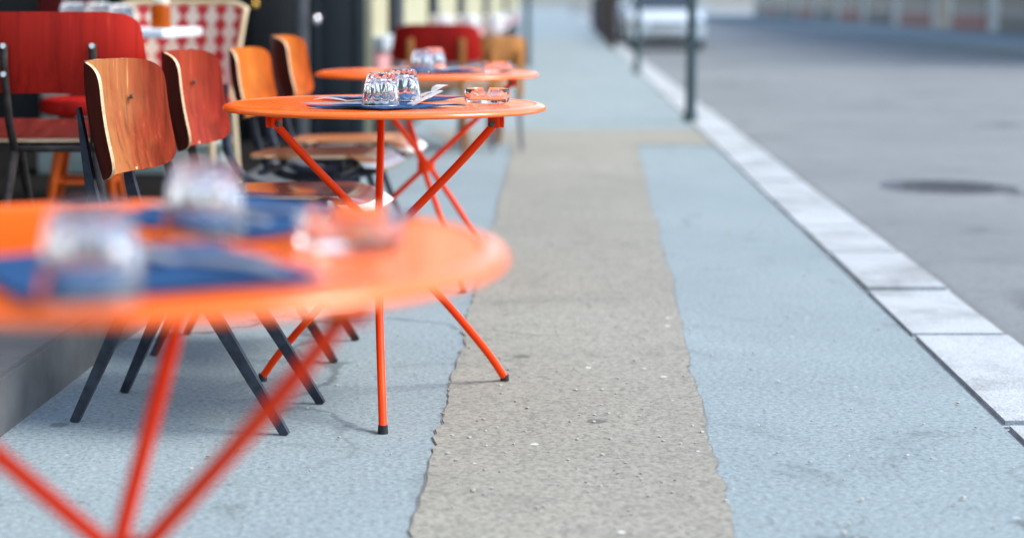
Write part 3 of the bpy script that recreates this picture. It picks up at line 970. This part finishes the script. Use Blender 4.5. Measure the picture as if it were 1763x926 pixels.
# far round table
make_napkin('blurred navy napkin on the farther orange table', square(0.30, 6.22, 0.30, 0.24, 20), 5.0, 0.005)
make_tumbler('left of the two blurred upturned glasses on the farther orange table', *tp(727, 126), TH + 0.004)
make_tumbler('right of the two blurred upturned glasses on the farther orange table', *tp(747, 121.5), TH + 0.004)
make_ashtray('blurred glass ashtray on the farther orange table', *tp(855, 125), 0.4)
make_knife('blurred knife on the farther orange table, left of its glasses', *tp(690, 121), TH + 0.006, R(175))
make_knife('blurred knife on the farther orange table, right of its glasses', *tp(795, 122), TH + 0.012, R(15), R(-8))

# ------------------------------------------------------------------ plywood chairs
def back_shell(W, z0, z1, x0, x1, curl, th=0.008, n=7.0, taper=0.0):
    bm = bmesh.new()
    def fn(u, v):
        s = math.sin(u * math.pi / 2) * 0.9992
        wv = W / 2 * (1 - abs(s) ** n) ** (1 / n) * (1 - taper * s)
        y_ = v * wv
        q = abs(y_) / (W / 2)
        f_ = (s + 1) / 2
        x_ = x0 + (x1 - x0) * f_ + curl * (0.35 * q ** 2 + 0.65 * q ** 4) * (W / 2) / 0.21 - 0.012 * (1 - s * s)
        return Vector((x_, y_, z0 + (z1 - z0) * f_))
    shell(bm, fn, 40, 40, (-1, 0, 0), th, back=2)
    return bm

def seat_shell(W, xr, xf, h, rise, th=0.012, drop=0.045):
    bm = bmesh.new()
    def fn(u, v):
        s = math.sin(v * math.pi / 2) * 0.9992
        L_ = (1 - abs(s) ** 5) ** 0.2
        xm = (xr + xf) / 2
        x_ = xm + u * (xf - xr) / 2 * (0.55 + 0.45 * L_)
        y_ = s * W / 2 * (1.0 + 0.06 * u)
        z_ = h + rise * (u + 1) / 2 - 0.010 * (1 - s * s) * (1 - u * u)
        if u > 0.55:
            z_ -= drop * ((u - 0.55) / 0.45) ** 2.2
        return Vector((x_, y_, z_))
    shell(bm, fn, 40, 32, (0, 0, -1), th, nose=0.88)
    return bm

def make_chair(label, bx, by, face, back_m, seat_m, kind, metal, top=0.851, bot=0.575, W=0.42, curl=0.090, seat_h=0.455):
    """bx, by: plan point of the backrest's middle; face: heading in degrees (0 = to the right)."""
    ca, sa = math.cos(R(face)), math.sin(R(face))
    t = thing('plywood_chair', label, 'chair', (bx + 0.27 * ca, by + 0.27 * sa, 0), R(face), 'plywood chairs along the orange tables')
    bk = obj('backrest', back_shell(W, bot, top, -0.245, -0.290, curl), [back_m, M['ply'], M['veneer_back']], t, angle=50)
    obj('seat', seat_shell(0.39, -0.21, 0.335 if kind == 'sheet' else 0.30, seat_h, 0.012), [seat_m, M['ply'], M['highlight_nose']], t, angle=50)
    for s in (-1, 1):
        yy = s * 0.125
        if kind == 'sheet':
            bm = bmesh.new()
            strip(bm, [(-0.293, yy, 0.742), (-0.281, yy, 0.66), (-0.264, yy, 0.55), (-0.235, yy, 0.43), (-0.205, yy, 0.40)], [0.003, 0.008, 0.012, 0.017, 0.018], 0.009)
            p = obj('back_post', bm, metal, t)
            bm = bmesh.new()
            for zz, xx in ((0.755, -0.257), (0.655, -0.254)):
                tube(bm, [(xx - 0.004, yy, zz), (xx + 0.0035, yy, zz)], 0.006, 10)
            obj('screw', bm, M['bolt'], bk)
            bm = bmesh.new()
            strip(bm, [(-0.225, yy, 0.425), (0.0, yy, 0.438), (0.19, yy, 0.435)], [0.016, 0.016, 0.010], 0.010)
            obj('side_rail', bm, metal, t)
            bm = bmesh.new()
            strip(bm, [(-0.10, s * 0.139, 0.425), (-0.30, s * 0.160, 0.0)], [0.020, 0.010], 0.008)
            obj('leg', bm, metal, t)
            bm = bmesh.new()
            strip(bm, [(-0.06, s * 0.139, 0.425), (0.22, s * 0.160, 0.0)], [0.020, 0.010], 0.008)
            obj('leg', bm, metal, t)
        else:
            yy = s * 0.185
            bm = bmesh.new()
            pts = smooth_path([(-0.300, yy * 0.8, 0.70), (-0.292, yy * 0.9, 0.60), (-0.272, yy, 0.47), (-0.225, yy, 0.385), (-0.13, yy, 0.345), (0.05, yy, 0.352), (0.20, yy, 0.385)], 6)
            tube(bm, pts, [(0.010, 0.017)] * len(pts), 12)
            obj('bent_rail', bm, metal, t)
            for xx, xe in ((-0.10, -0.25), (0.10, 0.23)):
                bm = bmesh.new()
                tube(bm, [(xx, yy, 0.345), (xe, yy * 1.05, 0.0)], [0.014, 0.010], 12)
                obj('leg', bm, metal, t)
    for xx in ((-0.12, 0.12) if kind == 'sheet' else (-0.15, 0.12)):
        bm = bmesh.new()
        zz = 0.425 if kind == 'sheet' else 0.395
        box(bm, (xx, 0, zz), (0.03, 0.25 if kind == 'sheet' else 0.37, 0.016), 0.003)
        if kind != 'sheet':
            for s in (-1, 1):
                box(bm, (xx, s * 0.12, 0.42), (0.022, 0.022, 0.052), 0.003)
        obj('cross_bar', bm, metal, t)
    return t
make_chair('sharp plywood chair with worn tan and red streaked back, at the middle table', -0.580, 4.20, -14, M['wood_tan'], M['wood_seat_dark'], 'sheet', M['dark_metal'])
make_chair('red brown plywood chair right behind the sharp streaked one', -0.487, 4.98, -11, M['wood_red'], M['wood_seat_dark'], 'sheet', M['brown_metal'])
make_chair('amber plywood chair on a black bent frame, beside the red brown chair', -0.378, 6.25, -13, M['wood_amber'], M['wood_seat'], 'bent', M['dark_metal'], top=0.825, bot=0.58, curl=0.065)
make_chair('amber plywood chair farthest back, its tall back in front of the navy door', -0.268, 6.85, -8, M['wood_amber'], M['wood_seat'], 'bent', M['dark_metal'], top=0.856, bot=0.61)

def make_back_chair(label, cx, cy, z, rz, W, top, bot, back_m, seat_m, metal, seat_h, seat_rise, post_dx=0.25, group=None, wood=False, leg_m=None):
    """Chair seen from behind; local +X forward."""
    t = thing('plywood_chair', label, 'chair', (cx, cy, z), rz, group)
    obj('backrest', back_shell(W, bot, top, -0.03, -0.045, 0.05, n=6.0, taper=0.06), [back_m, M['ply'], back_m], t, angle=50)
    obj('seat', seat_shell(0.44, 0.03, 0.46, seat_h, seat_rise, drop=0.02), [seat_m, M['ply'], seat_m], t, angle=50)
    for s in (-1, 1):
        yy = s * post_dx / 2
        if not wood:
            bm = bmesh.new()
            pts = smooth_path([(-0.070, yy, top - 0.09), (-0.065, yy, bot + 0.06), (-0.035, yy * 0.96, seat_h + 0.06), (0.02, yy * 0.92, seat_h - 0.03)], 5)
            tube(bm, pts, [(0.012, 0.009)] * len(pts), 12)
            ps = obj('back_post', bm, metal, t)
            bm = bmesh.new()
            for zz in (top - 0.095, top - 0.175):
                tube(bm, [(-0.085, yy, zz), (-0.075, yy, zz)], 0.008, 10)
            obj('screw', bm, M['steel'], ps)
            for (xa, xb, oy) in ((0.04, -0.05, 0.050), (0.10, 0.42, -0.02)):
                bm = bmesh.new()
                tube(bm, [(xa, yy * 0.92, seat_h - 0.02), (xb, yy + s * oy, 0.0)], [0.015, 0.010], 12)
                obj('leg', bm, metal, t)
        else:
            bm = bmesh.new()
            box(bm, (-0.072, yy, (top - 0.09 + seat_h - 0.08) / 2), (0.030, 0.042, top - 0.01 - seat_h), 0.006)
            obj('back_post', bm, metal, t)
            bm = bmesh.new()
            tube(bm, [(-0.05, yy, seat_h - 0.05), (-0.09, yy * 1.1, 0)], [0.020, 0.014], 12)
            obj('leg', bm, leg_m, t)
            bm = bmesh.new()
            tube(bm, [(0.38, yy, seat_h - 0.03), (0.42, yy * 1.2, 0)], [0.020, 0.014], 12)
            obj('leg', bm, leg_m, t)
    for xx in (0.04, 0.30):
        bm = bmesh.new()
        box(bm, (xx, 0, seat_h - 0.03), (0.03, post_dx * 0.9, 0.02), 0.003)
        obj('cross_bar', bm, leg_m or metal, t)
    return t
make_back_chair('wide scarlet plywood chair seen from behind at the left edge', -0.85, 5.0, DECK, R(91), 0.525, 0.82, 0.59, M['wood_scarlet'], M['wood_seat_red'], M['brown_metal'], 0.455, 0.045)
make_back_chair('crimson chair with two tan back posts, seen from behind by the brown table', 0.565, 11.2, 0, R(86), 0.56, 0.845, 0.60, M['wood_crimson'], M['wood_brown'], M['wood_leg_tan'], 0.46, 0.01, 0.33, wood=True, leg_m=M['wood_brown'])
make_back_chair('tan wooden chair right of the crimson one, in front of the brown table', 1.02, 11.6, 0, R(112), 0.32, 0.76, 0.56, M['wood_leg_tan'], M['wood_leg_tan'], M['wood_leg_tan'], 0.44, 0.01, 0.2, wood=True, leg_m=M['grey_post'])

t = thing('low_box', 'long pale green low box on the black terrace floor behind the chairs', 'box', (-1.07, 8.7, DECK), R(-2))
bm = bmesh.new(); box(bm, (0, 0, 0.065), (0.92, 0.30, 0.13), 0.008); obj('box_body', bm, M['pale_green'], t)
bm = bmesh.new(); box(bm, (0, 0, 0.1475), (0.96, 0.34, 0.03), 0.006); obj('lid', bm, M['pale_green'], t)

# red stool in the terrace, behind the scarlet chair
def make_stool(label, x, y, z):
    t = thing('wooden_stool', label, 'stool', (x, y, z), 0.3)
    bm = bmesh.new(); lathe(bm, [(0, 0.395), (0.15, 0.395), (0.175, 0.405), (0.18, 0.43), (0.172, 0.462), (0.12, 0.472), (0, 0.472)], 40); obj('seat', bm, M['wood_crimson'], t)
    for k in range(4):
        a = k * math.pi / 2 + 0.5
        bm = bmesh.new()
        tube(bm, [(math.cos(a) * 0.10, math.sin(a) * 0.10, 0.396), (math.cos(a) * 0.19, math.sin(a) * 0.19, 0.0)], [0.024, 0.016], 12)
        obj('leg', bm, M['wood_leg_orange'], t)
    bm = bmesh.new()
    for k in range(4):
        a, b = k * math.pi / 2 + 0.5, (k + 1) * math.pi / 2 + 0.5
        tube(bm, [(math.cos(a) * 0.16, math.sin(a) * 0.16, 0.13), (math.cos(b) * 0.16, math.sin(b) * 0.16, 0.13)], 0.009, 8)
    obj('stretcher', bm, M['wood_leg_orange'], t)
    return t
make_stool('dark red round stool with orange wooden legs behind the scarlet chair', -1.06, 7.0, DECK)

# rattan bistro chair with red and cream weave, facing the camera across the white table
t = thing('rattan_chair', 'bistro chair woven in cream with red diamonds behind the white table', 'chair', (-0.745, 7.62, DECK), R(-9))
def rb(u, v):
    f_ = (v + 1) / 2
    wv = 0.245 + 0.055 * f_
    s = u
    z_ = 0.44 + 0.405 * f_
    if f_ > 0.9:
        z_ -= 0.03 * max(0, abs(s) - 0.8) / 0.2
    return Vector((s * wv, 0.02 + 0.09 * f_ - 0.07 * abs(s) ** 2.2, z_))
bm = bmesh.new(); shell(bm, rb, 30, 20, (0, 1, 0), 0.012); obj('backrest', bm, [M['weave'], M['weave']], t)
bm = bmesh.new()
pts = [rb(-1, -1 + 2 * k / 10) for k in range(11)] + [rb(-1 + 2 * k / 16, 1) for k in range(1, 16)] + [rb(1, 1 - 2 * k / 10) for k in range(11)]
tube(bm, pts, 0.012, 10); obj('back_frame', bm, M['cane'], t)
bm = bmesh.new(); box(bm, (0, -0.19, 0.43), (0.48, 0.42, 0.03), 0.012); obj('seat', bm, M['weave_red'], t)
bm = bmesh.new(); box(bm, (0, -0.40, 0.355), (0.45, 0.015, 0.11), 0.004); obj('apron', bm, M['weave_red'], t)
for sx_, yy, yb in ((-1, -0.38, -0.41), (1, -0.38, -0.41), (-1, 0.02, 0.08), (1, 0.02, 0.08)):
    bm = bmesh.new(); tube(bm, [(sx_ * 0.235, yy, 0.43), (sx_ * 0.25, yb, 0)], [0.016, 0.015], 12); obj('leg', bm, M['cane'], t)

# white square table with jar and glasses
t = thing('square_table', 'white topped square table in front of the red and cream chair', 'table', (-0.985, 7.25, DECK), R(-10))
bm = bmesh.new(); box(bm, (0, 0, 0.722), (0.62, 0.60, 0.036), 0.006); obj('tabletop', bm, M['white_top'], t)
bm = bmesh.new(); tube(bm, [(0, 0, 0.03), (0, 0, 0.703)], 0.03, 16); obj('column', bm, M['dark_metal'], t)
bm = bmesh.new(); lathe(bm, [(0, 0), (0.22, 0), (0.22, 0.012), (0.06, 0.035), (0, 0.035)], 32); obj('base', bm, M['dark_metal'], t)
ZT = DECK + 0.74
t = thing('amber_jar', 'amber jar with pale lid on the white square table', 'jar', (-0.762, 7.10, ZT))
bm = bmesh.new(); lathe(bm, [(0, 0), (0.036, 0), (0.041, 0.004), (0.041, 0.085), (0.036, 0.095), (0.030, 0.100), (0, 0.100)], 32); obj('jar_body', bm, M['amber'], t)
bm = bmesh.new(); lathe(bm, [(0, 0.1005), (0.033, 0.1005), (0.033, 0.122), (0.030, 0.125), (0, 0.125)], 32); obj('lid', bm, M['lid'], t)
make_tumbler('blurred upturned glass above the scarlet chair back, left of two', -1.125, 7.15, ZT, 0, 1.4)
make_tumbler('blurred upturned glass above the scarlet chair back, right of two', -1.03, 7.22, ZT, 0, 1.4)
make_tumbler('blurred upturned glass just left of the amber jar', -0.935, 7.2, ZT, 0, 1.3)

# brown wooden table farther along with three glasses
t = thing('wooden_table', 'brown wooden table behind the crimson chair, glasses on it', 'table', (0.70, 12.45, 0), R(-6))
bm = bmesh.new(); box(bm, (0, 0, 0.735), (0.86, 0.80, 0.030), 0.006); obj('tabletop', bm, M['wood_brown'], t)
bm = bmesh.new(); box(bm, (0, -0.33, 0.68), (0.70, 0.02, 0.078), 0.003); box(bm, (0, 0.33, 0.68), (0.70, 0.02, 0.078), 0.003); obj('apron', bm, M['wood_brown'], t)
for sx_ in (-1, 1):
    for sy_ in (-1, 1):
        bm = bmesh.new(); box(bm, (sx_ * 0.37, sy_ * 0.33, 0.358), (0.05, 0.05, 0.716), 0.006); obj('leg', bm, M['wood_brown'], t)
def make_cup(label, x, y, z, rz):
    t = thing('cup', label, 'cup', (x, y, z), rz, 'white cups on the brown table')
    bm = bmesh.new()
    lathe(bm, [(0, 0.002), (0.026, 0.0), (0.030, 0.004), (0.040, 0.020), (0.048, 0.050), (0.051, 0.092), (0.0495, 0.0935), (0.048, 0.092), (0.045, 0.050), (0.036, 0.020), (0.020, 0.008), (0, 0.007)], 40)
    obj('bowl', bm, M['porcelain'], t)
    bm = bmesh.new()
    tube(bm, smooth_path([(0.047, 0, 0.075), (0.075, 0, 0.078), (0.082, 0, 0.055), (0.068, 0, 0.034), (0.043, 0, 0.030)], 5), 0.005, 10)
    obj('handle', bm, M['porcelain'], t)
    t.scale = (1.55, 1.55, 1.55)
    return t
make_cup('white cup on the far brown table, left of three', 0.645, 12.30, 0.7515, 0.3)
make_cup('white cup on the far brown table, middle of three', 0.832, 12.32, 0.7515, 2.6)
make_cup('white cup on the far brown table, right one above the tan chair', 1.0, 12.12, 0.7515, 0.2)
